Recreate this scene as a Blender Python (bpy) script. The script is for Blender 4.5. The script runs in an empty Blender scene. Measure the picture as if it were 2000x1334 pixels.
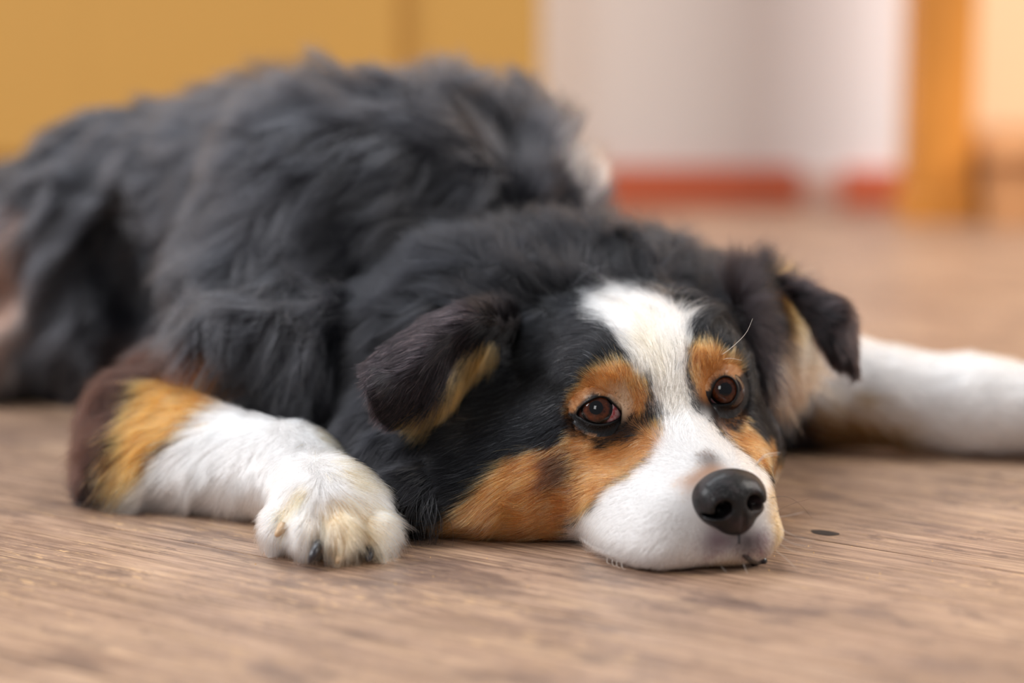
import bpy, math, random
import numpy as np
from mathutils import Vector, Matrix
from mathutils.kdtree import KDTree
from mathutils.bvhtree import BVHTree

rng = np.random.default_rng(7)
random.seed(7)
sc = bpy.context.scene
COL = sc.collection

# ------------------------------------------------------------------ camera, world, light, exposure
CAM_H, PITCH, FPX = 0.30, math.radians(10.0), 85.0 / 36.0 * 2000.0
cam_d = bpy.data.cameras.new('camera'); cam = bpy.data.objects.new('camera', cam_d); COL.objects.link(cam)
cam.location = (0, 0, CAM_H); cam.rotation_euler = (math.radians(90) - PITCH, 0, 0)
cam_d.lens = 85; cam_d.sensor_width = 36; cam_d.clip_start = 0.05; cam_d.clip_end = 60
cam_d.dof.use_dof = True; cam_d.dof.focus_distance = 1.160; cam_d.dof.aperture_fstop = 2.4
sc.camera = cam

w = bpy.data.worlds.new('world'); sc.world = w; w.use_nodes = True
bg = w.node_tree.nodes['Background']; bg.inputs[0].default_value = (0.90, 0.94, 1.0, 1); bg.inputs[1].default_value = 0.27

def area(name, loc, target, sx, sy, power, col):
    l = bpy.data.lights.new(name, 'AREA'); l.shape = 'RECTANGLE'; l.size = sx; l.size_y = sy
    l.energy = power; l.color = col
    o = bpy.data.objects.new(name, l); COL.objects.link(o); o.location = loc
    o.rotation_euler = (Vector(target) - Vector(loc)).to_track_quat('-Z', 'Y').to_euler()
    return o
area('window_light_side', (-2.3, 0.95, 1.9), (0, 1.25, 0), 1.2, 1.4, 76, (0.98, 0.98, 1.0))
area('window_light_front', (-1.5, -2.2, 2.1), (0, 1.2, 0), 0.8, 1.2, 26, (1.0, 0.99, 0.98))
area('window_light_back', (-0.5, 2.2, 2.4), (-0.1, 1.4, 0.1), 1.6, 0.8, 30, (0.88, 0.94, 1.0))
area('window_light_far', (2.1, 1.2, 1.6), (0.75, 2.5, 0.0), 1.0, 1.2, 58, (1.0, 0.95, 0.90))
sc.view_settings.view_transform = 'Standard'; sc.view_settings.look = 'None'
sc.view_settings.exposure = 0.10; sc.view_settings.gamma = 1.0; sc.view_settings.use_curve_mapping = False
sc.cycles.use_denoising = True

# ------------------------------------------------------------------ helpers
cp, sp = math.cos(PITCH), math.sin(PITCH)
def P(px, py, d):
    """photo pixel + world distance Y -> world point (used to read real positions off the photo)"""
    a = (px - 1000) / FPX; b = (667 - py) / FPX
    dy = cp + b * sp; dz = -sp + b * cp
    s = d / dy
    return np.array([a * s, d, CAM_H + dz * s])
def G(px, py):
    a = (px - 1000) / FPX; b = (667 - py) / FPX
    dy = cp + b * sp; dz = -sp + b * cp
    s = -CAM_H / dz
    return np.array([a * s, dy * s, 0.0])
def proj(p):
    q = np.asarray(p, float) - np.array([0, 0, CAM_H])
    dep = q[..., 1] * cp - q[..., 2] * sp
    up = q[..., 1] * sp + q[..., 2] * cp
    return 1000 + FPX * q[..., 0] / dep, 667 - FPX * up / dep
def lin(r, g, b):
    f = lambda c: ((c / 255 + 0.055) / 1.055) ** 2.4 if c > 10 else c / 255 / 12.92
    return np.array([f(r), f(g), f(b)])
def unit(v):
    v = np.asarray(v, float); n = np.linalg.norm(v, axis=-1, keepdims=True); return v / np.maximum(n, 1e-12)
def mesh_obj(name, V, F, mat, parent=None, smooth=True):
    me = bpy.data.meshes.new(name)
    V = np.asarray(V, float)
    me.from_pydata(V.tolist() if len(V) < 5000 else [tuple(v) for v in V], [], F.tolist() if isinstance(F, np.ndarray) else F)
    if mat: me.materials.append(mat)
    if smooth: me.polygons.foreach_set('use_smooth', [True] * len(me.polygons))
    me.update()
    o = bpy.data.objects.new(name, me); COL.objects.link(o)
    if parent: o.parent = parent
    return o
def tag(o, **k):
    for a, b in k.items(): o[a] = b
    return o

def mat_new(name):
    m = bpy.data.materials.new(name); m.use_nodes = True
    return m, m.node_tree, m.node_tree.nodes['Principled BSDF']
def simple(name, col, rough=0.6, coat=0.0, spec=0.5, bump=0.0, bscale=200, sss=0.0, var=0.0):
    m, t, b = mat_new(name); n = t.nodes; L = t.links
    b.inputs['Base Color'].default_value = (*col, 1); b.inputs['Roughness'].default_value = rough
    b.inputs['Coat Weight'].default_value = coat; b.inputs['Coat Roughness'].default_value = 0.05
    b.inputs['Specular IOR Level'].default_value = spec
    if bump or var:
        tc = n.new('ShaderNodeTexCoord'); no = n.new('ShaderNodeTexNoise'); no.inputs['Scale'].default_value = bscale
        no.inputs['Detail'].default_value = 4
        L.new(tc.outputs['Object'], no.inputs['Vector'])
        if bump:
            bu = n.new('ShaderNodeBump'); bu.inputs['Strength'].default_value = bump; bu.inputs['Distance'].default_value = 0.001
            L.new(no.outputs['Fac'], bu.inputs['Height']); L.new(bu.outputs['Normal'], b.inputs['Normal'])
        if var:
            mx = n.new('ShaderNodeMix'); mx.data_type = 'RGBA'
            mx.inputs[6].default_value = (*[c * (1 - var) for c in col], 1); mx.inputs[7].default_value = (*[min(1, c * (1 + var)) for c in col], 1)
            L.new(no.outputs['Fac'], mx.inputs[0]); L.new(mx.outputs[2], b.inputs['Base Color'])
    return m

# ------------------------------------------------------------------ implicit surfaces
class El:      # ellipsoid, radii along the frame's axes
    def __init__(s, c, r, k=0.02, ax=None, sub=False):
        s.c = np.asarray(c, float); s.r = np.asarray(r, float) if np.ndim(r) else np.array([r] * 3, float)
        s.k = k; s.ax = np.eye(3) if ax is None else np.asarray(ax, float); s.sub = sub
        e = np.abs(s.ax.T) @ s.r; s.lo = s.c - e; s.hi = s.c + e
    def d(s, p):
        q = (p - s.c) @ s.ax.T
        k0 = np.linalg.norm(q / s.r, axis=-1); k1 = np.linalg.norm(q / s.r ** 2, axis=-1)
        return k0 * (k0 - 1) / np.maximum(k1, 1e-9)
class Co:      # tapered capsule
    def __init__(s, a, b, ra, rb, k=0.02, sub=False):
        s.a = np.asarray(a, float); s.b = np.asarray(b, float); s.ra, s.rb, s.k, s.sub = ra, rb, k, sub
        m = max(ra, rb); s.lo = np.minimum(s.a, s.b) - m; s.hi = np.maximum(s.a, s.b) + m
    def d(s, p):
        ba = s.b - s.a; h = np.clip(((p - s.a) @ ba) / (ba @ ba), 0, 1)
        return np.linalg.norm(p - s.a - h[..., None] * ba, axis=-1) - (s.ra + (s.rb - s.ra) * h)
def smerge(a, b, k, sub):
    if sub:
        b = -b; h = np.clip(0.5 + 0.5 * (a - b) / k, 0, 1); return b + (a - b) * h + k * h * (1 - h)
    h = np.clip(0.5 + 0.5 * (b - a) / k, 0, 1); return b + (a - b) * h - k * h * (1 - h)
def grid_field(prims, xs, ys, zs):
    f = np.full((len(xs), len(ys), len(zs)), 0.2)
    for q in prims:
        m = q.k + 0.012
        i0, i1 = np.searchsorted(xs, [q.lo[0] - m, q.hi[0] + m]); j0, j1 = np.searchsorted(ys, [q.lo[1] - m, q.hi[1] + m]); k0, k1 = np.searchsorted(zs, [q.lo[2] - m, q.hi[2] + m])
        if i1 <= i0 or j1 <= j0 or k1 <= k0: continue
        X = np.stack(np.meshgrid(xs[i0:i1], ys[j0:j1], zs[k0:k1], indexing='ij'), -1)
        f[i0:i1, j0:j1, k0:k1] = smerge(f[i0:i1, j0:j1, k0:k1], q.d(X), q.k, q.sub)
    return f
def surface_nets(f, xs, ys, zs):
    nx, ny, nz = f.shape; A = [xs, ys, zs]
    acc = np.zeros((nx, ny, nz, 3)); cnt = np.zeros((nx, ny, nz), np.int32)
    s = f < 0; edges = []
    for ax in range(3):
        sl0 = [slice(None)] * 3; sl1 = [slice(None)] * 3; sl0[ax] = slice(0, -1); sl1[ax] = slice(1, None)
        c = s[tuple(sl0)] != s[tuple(sl1)]
        I = np.argwhere(c)
        o1, o2 = [a for a in range(3) if a != ax]
        sh = np.array(f.shape)
        I = I[(I[:, o1] > 0) & (I[:, o2] > 0) & (I[:, o1] < sh[o1] - 1) & (I[:, o2] < sh[o2] - 1)]
        J = I.copy(); J[:, ax] += 1
        fa = f[tuple(I.T)]; fb = f[tuple(J.T)]; t = fa / (fa - fb)
        pt = np.stack([A[k][I[:, k]] for k in range(3)], -1); pt[:, ax] += t * (A[ax][J[:, ax]] - A[ax][I[:, ax]])
        for d1 in (0, 1):
            for d2 in (0, 1):
                K = I.copy(); K[:, o1] -= d1; K[:, o2] -= d2
                np.add.at(acc, tuple(K.T), pt); np.add.at(cnt, tuple(K.T), 1)
        edges.append((ax, o1, o2, I, fa < 0))
    idx = -np.ones(cnt.shape, np.int64); W = np.argwhere(cnt > 0); idx[tuple(W.T)] = np.arange(len(W))
    V = acc[tuple(W.T)] / cnt[tuple(W.T)][:, None]
    Fs = []
    for ax, o1, o2, I, neg in edges:
        q = []
        for d1, d2 in ((0, 0), (1, 0), (1, 1), (0, 1)):
            K = I.copy(); K[:, o1] -= d1; K[:, o2] -= d2; q.append(idx[tuple(K.T)])
        q = np.stack(q, -1); flip = neg if ax != 1 else ~neg
        q[~flip] = q[~flip][:, ::-1]; Fs.append(q)
    return V, np.concatenate(Fs)
def vnormals(V, F):
    n = np.cross(V[F[:, 2]] - V[F[:, 0]], V[F[:, 3 if F.shape[1] == 4 else 1]] - V[F[:, 1 if F.shape[1] == 4 else 0]])
    if F.shape[1] == 3: n = np.cross(V[F[:, 1]] - V[F[:, 0]], V[F[:, 2]] - V[F[:, 0]])
    N = np.zeros_like(V)
    for k in range(F.shape[1]): np.add.at(N, F[:, k], n)
    return unit(N)
def relax(V, F, n=2, lam=0.5):
    for _ in range(n):
        S = np.zeros_like(V); c = np.zeros(len(V))
        for k in range(F.shape[1]):
            a, b = F[:, k], F[:, (k + 1) % F.shape[1]]
            np.add.at(S, a, V[b]); np.add.at(c, a, 1)
        V = V + lam * (S / np.maximum(c, 1)[:, None] - V)
    return V
def axis_grid(lo, hi, flo, fhi, fine, coarse):
    out = [lo]
    while out[-1] < hi: out.append(out[-1] + (fine if flo <= out[-1] <= fhi else coarse))
    return np.array(out)

# smooth pseudo-noise built from random sines, numpy-fast
class Wob:
    def __init__(s, scale, n=14, seed=0):
        r = np.random.default_rng(seed); s.k = unit(r.normal(size=(n, 3))) * (2 * math.pi / scale) * r.uniform(0.5, 1.6, (n, 1)); s.ph = r.uniform(0, 6.28, (3, n)); s.n = n
    def __call__(s, p, c=0): return np.sin(p @ s.k.T + s.ph[c]).sum(-1) * math.sqrt(2 / s.n)
    def vec(s, p):
        a = p @ s.k.T; return np.stack([np.sin(a + s.ph[c]).sum(-1) for c in range(3)], -1) * math.sqrt(2 / s.n)

# ------------------------------------------------------------------ setting
def prism(poly, z0, z1, bev=0.0012):
    """convex polygon extruded, with a small chamfer round the top edge"""
    poly = np.asarray(poly, float); c = poly.mean(0); n = len(poly)
    ins = poly + unit(c - poly) * bev * 1.4
    V = [(x, y, z0) for x, y in poly] + [(x, y, z1 - bev) for x, y in poly] + [(x, y, z1) for x, y in ins]
    F = [tuple(range(n))[::-1], tuple(range(2 * n, 3 * n))]
    for r in (0, 1):
        for i in range(n):
            j = (i + 1) % n; F.append((r * n + i, r * n + j, (r + 1) * n + j, (r + 1) * n + i))
    return V, F
def box(name, x0, x1, y0, y1, z0, z1, mat, parent=None, bev=0.003):
    V, F = prism([(x0, y0), (x1, y0), (x1, y1), (x0, y1)], z0, z1, bev)
    return mesh_obj(name, V, F, mat, parent, smooth=False)
def clip(poly, a, b, c):       # keep a*x + b*y <= c
    out = []
    for i in range(len(poly)):
        p, q = poly[i], poly[(i + 1) % len(poly)]; dp = a * p[0] + b * p[1] - c; dq = a * q[0] + b * q[1] - c
        if dp <= 0: out.append(p)
        if dp * dq < 0: t = dp / (dp - dq); out.append((p[0] + t * (q[0] - p[0]), p[1] + t * (q[1] - p[1])))
    return out
RX0, RX1, RY0, RY1 = -2.6, 2.4, -0.9, 2.53

def wood_floor():
    m, t, b = mat_new('worn_floor_wood'); n = t.nodes; L = t.links
    tc = n.new('ShaderNodeTexCoord'); mp = n.new('ShaderNodeMapping'); mp.inputs['Rotation'].default_value = (0, 0, math.radians(34.5))
    L.new(tc.outputs['Object'], mp.inputs['Vector'])
    oi = n.new('ShaderNodeObjectInfo'); off = n.new('ShaderNodeVectorMath'); off.operation = 'MULTIPLY_ADD'
    cx = n.new('ShaderNodeCombineXYZ'); L.new(oi.outputs['Random'], cx.inputs[0]); L.new(oi.outputs['Random'], cx.inputs[2])
    L.new(cx.outputs[0], off.inputs[0]); off.inputs[1].default_value = (7, 0, 5); L.new(mp.outputs[0], off.inputs[2])
    def noise(sx, sy, scale, detail, rough=0.6):
        k = n.new('ShaderNodeMapping'); k.inputs['Scale'].default_value = (sx, sy, 1); L.new(off.outputs[0], k.inputs['Vector'])
        q = n.new('ShaderNodeTexNoise'); q.inputs['Scale'].default_value = scale; q.inputs['Detail'].default_value = detail; q.inputs['Roughness'].default_value = rough
        L.new(k.outputs[0], q.inputs['Vector']); return q.outputs['Fac']
    def ramp(src, *st):
        r = n.new('ShaderNodeValToRGB'); e = r.color_ramp.elements
        while len(e) < len(st): e.new(0.5)
        for k, (p, c) in enumerate(st): e[k].position = p; e[k].color = (*c, 1)
        L.new(src, r.inputs[0]); return r.outputs[0]
    def mix(a, b_, f, mode='MIX'):
        x = n.new('ShaderNodeMix'); x.data_type = 'RGBA'; x.blend_type = mode
        for s_, v in ((6, a), (7, b_)):
            if isinstance(v, tuple): x.inputs[s_].default_value = (*v, 1)
            else: L.new(v, x.inputs[s_])
        if isinstance(f, float): x.inputs[0].default_value = f
        else: L.new(f, x.inputs[0])
        return x.outputs[2]
    big = noise(1.2, 2.5, 6, 4); grain = noise(1, 16, 9, 7, .7); fine = noise(2, 60, 10, 5, .7); blot = noise(1, 1.6, 16, 5, .65); scr = noise(1.5, 22, 14, 4, .8)
    base = ramp(big, (.30, tuple(lin(126, 102, 88))), (.5, tuple(lin(164, 134, 114))), (.72, tuple(lin(194, 164, 140))))
    g = ramp(grain, (.28, tuple(lin(104, 80, 66))), (.5, tuple(lin(168, 138, 116))), (.7, tuple(lin(218, 184, 148))))
    c = mix(base, g, 0.42)
    fn = ramp(fine, (.40, (.42, .36, .32)), (.56, (1.15, 1.13, 1.1))); c = mix(c, fn, 0.75, 'MULTIPLY')
    st = ramp(blot, (.36, (1, 1, 1)), (.47, (0, 0, 0))); c = mix(c, tuple(lin(92, 74, 70)), st if False else mix((0, 0, 0), st, 0.55))
    ws = ramp(scr, (.60, (0, 0, 0)), (.70, (1, 1, 1))); pm = ramp(noise(1, 2, 5, 3), (.45, (0, 0, 0)), (.62, (1, 1, 1)))
    c = mix(c, tuple(lin(222, 182, 136)), mix((0, 0, 0), mix(ws, pm, 1.0, 'MULTIPLY'), 0.75))
    fl = ramp(noise(3, 18, 26, 3, .7), (.58, (0, 0, 0)), (.65, (1, 1, 1))); fm = ramp(noise(1, 1.4, 7, 4), (.46, (0, 0, 0)), (.6, (1, 1, 1)))
    c = mix(c, tuple(lin(216, 176, 132)), mix((0, 0, 0), mix(fl, fm, 1.0, 'MULTIPLY'), 0.85))
    dk = ramp(noise(1.5, 3, 22, 5, .75), (.34, (1, 1, 1)), (.42, (0, 0, 0))); c = mix(c, tuple(lin(92, 72, 64)), mix((0, 0, 0), dk, 0.6))
    L.new(c, b.inputs['Base Color'])
    rr = ramp(blot, (.3, (.34,) * 3), (.7, (.46,) * 3)); L.new(rr, b.inputs['Roughness'])
    bu = n.new('ShaderNodeBump'); bu.inputs['Strength'].default_value = .35; bu.inputs['Distance'].default_value = .0012
    ad = n.new('ShaderNodeMath'); ad.operation = 'ADD'; L.new(grain, ad.inputs[0]); L.new(fine, ad.inputs[1]); L.new(ad.outputs[0], bu.inputs['Height']); L.new(bu.outputs[0], b.inputs['Normal'])
    return m
MW = wood_floor()
dark_gap = simple('dark_gap', lin(30, 22, 18), .9)
floor = box('floor', RX0, RX1, RY0, RY1, -.05, -.012, dark_gap); tag(floor, kind='structure', label='worn brown wooden plank floor running diagonally under the dog')
ang = math.radians(-34.5); dv = np.array([math.cos(ang), math.sin(ang)]); nv = np.array([-dv[1], dv[0]])
N0 = float(nv @ G(1580, 1052)[:2]); BW = 0.1774
for k in range(-9, 14):
    a, b_ = N0 + k * BW + .0005, N0 + (k + 1) * BW - .0005
    q = [tuple(nv * a - dv * 6), tuple(nv * a + dv * 6), tuple(nv * b_ + dv * 6), tuple(nv * b_ - dv * 6)]
    for cl in ((1, 0, RX1), (-1, 0, -RX0), (0, 1, RY1), (0, -1, -RY0)): q = clip(q, *cl) if len(q) > 2 else []
    if len(q) < 3: continue
    V, F = prism(q, -.012, 0.0, .0005); mesh_obj('floor_board', V, F, MW, floor, smooth=False)
kx = G(1610, 1041)
V = [(kx[0], kx[1], .0004)] + [(kx[0] + dv[0] * .0075 * math.cos(a) * (1 + .12 * math.sin(3 * a)) - dv[1] * .0045 * math.sin(a), kx[1] + dv[1] * .0075 * math.cos(a) + dv[0] * .0045 * math.sin(a), .0002) for a in np.linspace(0, 2 * math.pi, 21)[:-1]]
mesh_obj('knot', V, [(0, i + 1, (i + 1) % 20 + 1) for i in range(20)], simple('knot_wood', lin(32, 20, 14), .6, var=.5, bscale=900), floor)['label'] = 'dark oval knot in the board'
for i in range(26):      # crumbs of grit lying in the grain
    p = G(rng.uniform(1500, 1850), rng.uniform(1040, 1130)) if i < 12 else G(rng.uniform(380, 1150), rng.uniform(1085, 1150))
    if i == 0:
        gv, gf = [], []
    o = len(gv); r = rng.uniform(.00025, .0006)
    gv += [tuple(p + np.array(q) * r) for q in ((1, 0, 0), (-.6, .8, 0), (-.5, -.9, 0), (0, 0, 1.1))]; gf += [(o, o + 1, o + 3), (o + 1, o + 2, o + 3), (o + 2, o, o + 3), (o, o + 2, o + 1)]
gr = mesh_obj('grit', gv, gf, simple('grit', lin(225, 180, 110), .5), None, smooth=False)
tag(gr, kind='stuff', label='tiny pale crumbs of grit lying on the floor boards', category='grit')

white = simple('white_wall', lin(234, 231, 231), .8, var=.03, bscale=3)
wb = box('wall_back', RX0, .405, RY1, RY1 + .1, 0, 1.6, white); tag(wb, kind='structure')
cream = simple('pine_wall', lin(248, 214, 172), .7, var=.05, bscale=4)
wr = box('wall_right', .405, RX1, RY1, RY1 + .1, 0, 1.6, cream); tag(wr, kind='structure')
red = simple('red_skirting', lin(206, 104, 70), .5, var=.12, bscale=8)
b1 = box('baseboard_1', .036, .300, RY1 - .014, RY1, 0, .040, red); tag(b1, kind='structure')
b2 = box('baseboard_2', .345, .405, RY1 - .014, RY1, 0, .038, red); tag(b2, kind='structure')
b3 = box('baseboard_3', .3005, .3445, RY1 - .010, RY1, 0, .034, simple('pale_skirting', lin(214, 176, 160), .7)); tag(b3, kind='structure')

def pine(name, c, s1=2.0):
    m, t, b = mat_new(name); n = t.nodes; L = t.links
    tc = n.new('ShaderNodeTexCoord'); mp = n.new('ShaderNodeMapping'); mp.inputs['Scale'].default_value = (14, 14, s1); L.new(tc.outputs['Object'], mp.inputs['Vector'])
    q = n.new('ShaderNodeTexNoise'); q.inputs['Scale'].default_value = 1.6; q.inputs['Detail'].default_value = 5; L.new(mp.outputs[0], q.inputs['Vector'])
    r = n.new('ShaderNodeValToRGB'); r.color_ramp.elements[0].position = .35; r.color_ramp.elements[1].position = .68
    r.color_ramp.elements[0].color = (*(c * .62), 1); r.color_ramp.elements[1].color = (*np.minimum(1, c * 1.15), 1)
    L.new(q.outputs['Fac'], r.inputs[0]); L.new(r.outputs[0], b.inputs['Base Color']); b.inputs['Roughness'].default_value = .45
    return m
po = bpy.data.objects.new('wooden_post', None); COL.objects.link(po); po.location = (.4235, 2.41, 0)
tag(po, label='orange pine post standing on the floor at the right end of the white wall', category='post')
pm = pine('orange_pine', lin(214, 140, 56))
box('post_shaft', -.031, .031, -.03, .03, .03, 1.25, pm, po, .006)
box('post_foot', -.036, .036, -.034, .034, 0, .03, pm, po, .006)
st = bpy.data.objects.new('wooden_step', None); COL.objects.link(st); st.location = (1.0, 2.43, 0)
tag(st, label='low tan wooden step against the pale peach wall beside the post', category='step')
tan_m = pine('tan_step_wood', lin(206, 148, 98))
box('riser', -.535, .50, -.085, .085, 0, .066, tan_m, st); box('tread', -.54, .505, -.098, .09, .066, .084, tan_m, st, .005)

cb = bpy.data.objects.new('yellow_cabinet', None); COL.objects.link(cb); cb.location = (-.75, 2.40, 0)
tag(cb, label='mustard yellow cabinet standing along the wall behind the dog', category='cabinet')
ym = simple('mustard_paint', lin(190, 144, 70), .55, var=.06, bscale=5)
box('carcass', -.775, .778, -.05, .128, .05, .98, ym, cb); box('plinth', -.76, .76, -.03, .128, 0, .05, simple('plinth', lin(120, 84, 40), .7), cb)
for x0, x1 in ((-.765, -.3002), (-.2998, .0398), (.0402, .3398), (.3402, .640)):
    d = box('door', x0, x1, -.062, -.0502, .07, .96, ym, cb, .001)
    kn = Co((0, 0, 0), (0, .001, 0), .01, .01)
    th = np.linspace(0, 2 * math.pi, 13)[:-1]; V = []; F = []
    for r_, y_ in ((.006, -.062), (.006, -.070), (.013, -.074), (.013, -.082), (.004, -.086)): V += [(x1 - .04 + r_ * math.cos(a), y_, .62 + r_ * math.sin(a)) for a in th]
    for r_ in range(4):
        for i in range(12): F.append((r_ * 12 + i, r_ * 12 + (i + 1) % 12, (r_ + 1) * 12 + (i + 1) % 12, (r_ + 1) * 12 + i))
    F.append(tuple(range(48, 60))); mesh_obj('knob', V, F, simple('knob', lin(150, 105, 50), .4), d)

# ------------------------------------------------------------------ the dog: head frame
HE = np.array([0.0716, 1.165, 0.065])
HF = unit([0.309, -0.951, 0.0]); HR = unit([0.946, 0.308, 0.10]); HR = unit(HR - HF * (HR @ HF)); HU = np.cross(HR, HF); HU = HU if HU[2] > 0 else -HU
def H(f, r, u): return HE + HF * f + HR * r + HU * u
HAX = np.stack([HF, HR, HU])
def Hax(pitch=0.0, yaw=0.0):
    f = HF * math.cos(yaw) + HR * math.sin(yaw); r = unit(HR - f * (HR @ f)); u = HU
    f2 = f * math.cos(pitch) + u * math.sin(pitch); u2 = u * math.cos(pitch) - f * math.sin(pitch)
    return np.stack([f2, r, u2])
EYES = [dict(px=(1170, 803), iris=(1164, 796), ia=.76, r=0.0112, bulge=.0035, out=[(1128, 809), (1138, 794), (1154, 783), (1170, 777), (1185.5, 779.5), (1197, 790), (1206, 799), (1213, 811), (1203, 819), (1185.5, 826), (1167.5, 828), (1149.5, 823.5), (1136, 815.5)]),
        dict(px=(1412, 764), iris=(1417, 760), ia=.80, r=0.0108, bulge=.0040, out=[(1389, 783), (1391, 766), (1400, 746), (1415, 737), (1430, 742), (1438, 757), (1437, 772), (1428, 785), (1415, 789), (1400, 788)])]
head = [
    El(H(-.052, 0, .000), (.062, .049, .042), .02, HAX),
    El(H(-.020, 0, .000), (.040, .038, .033), .02, HAX),
    El(H(-.040, .032, .006), (.040, .026, .030), .02, HAX),
    El(H(-.006, -.024, .015), (.020, .018, .014), .012, HAX),
    El(H(-.006, .026, .015), (.020, .018, .014), .012, HAX),
    Co(H(-.01, 0, -.006), H(.066, .000, -.034), .024, .0165, .015),
    Co(H(.005, -.036, -.040), H(.060, -.020, -.044), .025, .0205, .014),
    Co(H(.005, .030, -.040), H(.060, .011, -.043), .023, .0190, .014),
    El(H(.050, -.004, -.052), (.022, .018, .012), .010, HAX),
    El(H(-.030, -.034, -.022), (.040, .027, .036), .02, HAX),
    El(H(-.030, .034, -.022), (.040, .026, .036), .02, HAX),
    El((.010, 1.178, .028), (.046, .040, .030), .02),
    El((.108, 1.215, .028), (.030, .035, .028), .02),
    El((.004, 1.160, .017), (.048, .030, .020), .015),
]
torso = [
    El((-.068, 1.43, .098), (.098, .100, .100), .035),
    El((-.020, 1.43, .066), (.092, .095, .088), .035),
    El(P(900, 370, 1.40), (.07, .06, .06), .03),
    Co(P(620, 400, 1.40), P(430, 720, 1.345), .066, .045, .03),
    Co((-.14, 1.475, .105), (-.25, 1.545, .090), .086, .080, .012),
    El(P(500, 700, 1.285), (.050, .035, .034), .03),
    El(P(600, 690, 1.285), (.040, .035, .034), .03),
    Co((-.25, 1.54, .080), (-.37, 1.61, .052), .078, .072, .04),
    El(P(20, 560, 1.53), (.045, .05, .066), .006),
    El(P(265, 545, 1.455), (.030, .022, .040), .035, sub=True),
    El(P(60, 700, 1.50), (.07, .04, .03), .03),
]
neck = [
    El((-.018, 1.245, .045), (.052, .062, .049), .02),
    El((.035, 1.280, .066), (.078, .064, .066), .03),
    El((-.025, 1.285, .062), (.066, .055, .062), .03),
    El((.095, 1.32, .055), (.060, .06, .055), .03),
    El((-.048, 1.225, .030), (.032, .045, .030), .02),
    El((-.040, 1.175, .022), (.030, .034, .026), .02),
]
legs = [
    Co((-.160, 1.32, .050), (-.193, 1.275, .032), .027, .026, .03),
    Co((-.198, 1.262, .028), (-.112, 1.190, .022), .028, .0215, .02),
    Co((-.112, 1.190, .022), (-.092, 1.140, .021), .0215, .0205, .02),
    Co((-.200, 1.222, .018), (-.135, 1.198, .018), .022, .020, .02),
    El((-.088, 1.128, .020), (.026, .024, .019), .012),
    El((-.1110, 1.1190, .0125), (.0084, .014, .0115), .005),
    El((-.0970, 1.1085, .0125), (.0084, .015, .0120), .005),
    El((-.0805, 1.1060, .0125), (.0084, .015, .0120), .005),
    El((-.0655, 1.1140, .0120), (.0084, .014, .0110), .005),
    Co((.06, 1.42, .06), (.155, 1.365, .036), .055, .036, .03),
    Co((.155, 1.365, .036), (.262, 1.340, .026), .033, .023, .02),
    Co((.262, 1.340, .026), (.330, 1.325, .024), .024, .025, .02),
    El((.350, 1.325, .015), (.022, .018, .014), .01),
]
head.insert(6, El(H(.052, -.034, -.052), (.030, .018, .014), .012, Hax(0, .25)))
head.insert(6, El(H(.078, .004, -.052), (.012, .022, .012), .010, HAX))
xs = axis_grid(-.48, .40, -.13, .17, .0024, .006); ys = axis_grid(1.04, 1.76, 1.05, 1.27, .0024, .006); zs = axis_grid(-.02, .26, -.02, .13, .0024, .006)
fT = grid_field(torso, xs, ys, zs); fN = grid_field(neck + head, xs, ys, zs); fL = grid_field(legs, xs, ys, zs)
fld = smerge(smerge(fT, fN, .007, False), fL, .014, False)
def finish(f):
    f = np.maximum(f, (0.0015 - zs)[None, None, :])     # flattened where the dog rests on the floor
    V, F = surface_nets(f, xs, ys, zs); V = relax(V, F, 2, .5); N = vnormals(V, F)
    if (N * (V - V.mean(0))).sum() < 0: F = F[:, ::-1].copy(); N = -N
    return V, F, N
BV, BF, BN = finish(fld)
bvh0 = BVHTree.FromPolygons([tuple(v) for v in BV], BF.tolist())
CAMP = np.array([0, 0, CAM_H])
def rayd(px, py): return unit(P(px, py, 1.0) - CAMP)
def hit(px, py, tree=None):
    r = (tree or bvh0).ray_cast(Vector(CAMP), Vector(rayd(px, py))); return None if r[0] is None else np.array(r[0])
socks = []
for e in EYES:
    h = hit(*e['px']); v = unit(h - CAMP); e['c'] = h + v * (e['r'] - e['bulge'])
    socks.append(El(e['c'], e['r'] + .0014, .003, sub=True)); socks.append(Co(e['c'], e['c'] - v * .02, .006, .009, .003, sub=True))
for q in socks:
    m = .02; i0, i1 = np.searchsorted(xs, [q.lo[0] - m, q.hi[0] + m]); j0, j1 = np.searchsorted(ys, [q.lo[1] - m, q.hi[1] + m]); k0, k1 = np.searchsorted(zs, [q.lo[2] - m, q.hi[2] + m])
    X = np.stack(np.meshgrid(xs[i0:i1], ys[j0:j1], zs[k0:k1], indexing='ij'), -1); fld[i0:i1, j0:j1, k0:k1] = smerge(fld[i0:i1, j0:j1, k0:k1], q.d(X), q.k, True)
BV, BF, BN = finish(fld)
print('body', len(BV), len(BF))
#DOG#
# ------------------------------------------------------------------ the dog: eyes, lids, nose, ears
dog = bpy.data.objects.new('dog', None); COL.objects.link(dog); dog.location = (0.0, 1.3, 0)
tag(dog, label='black, white and tan long-haired dog lying on the floor with its chin down', category='dog')
DI = Matrix.Translation(-Vector(dog.location))
def child(o, p=dog):
    o.parent = p
    if p is dog: o.matrix_parent_inverse = DI
    return o
def dobj(name, V, F, mat, p=dog, smooth=True): return child(mesh_obj(name, V, F, mat, None, smooth), p)

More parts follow.
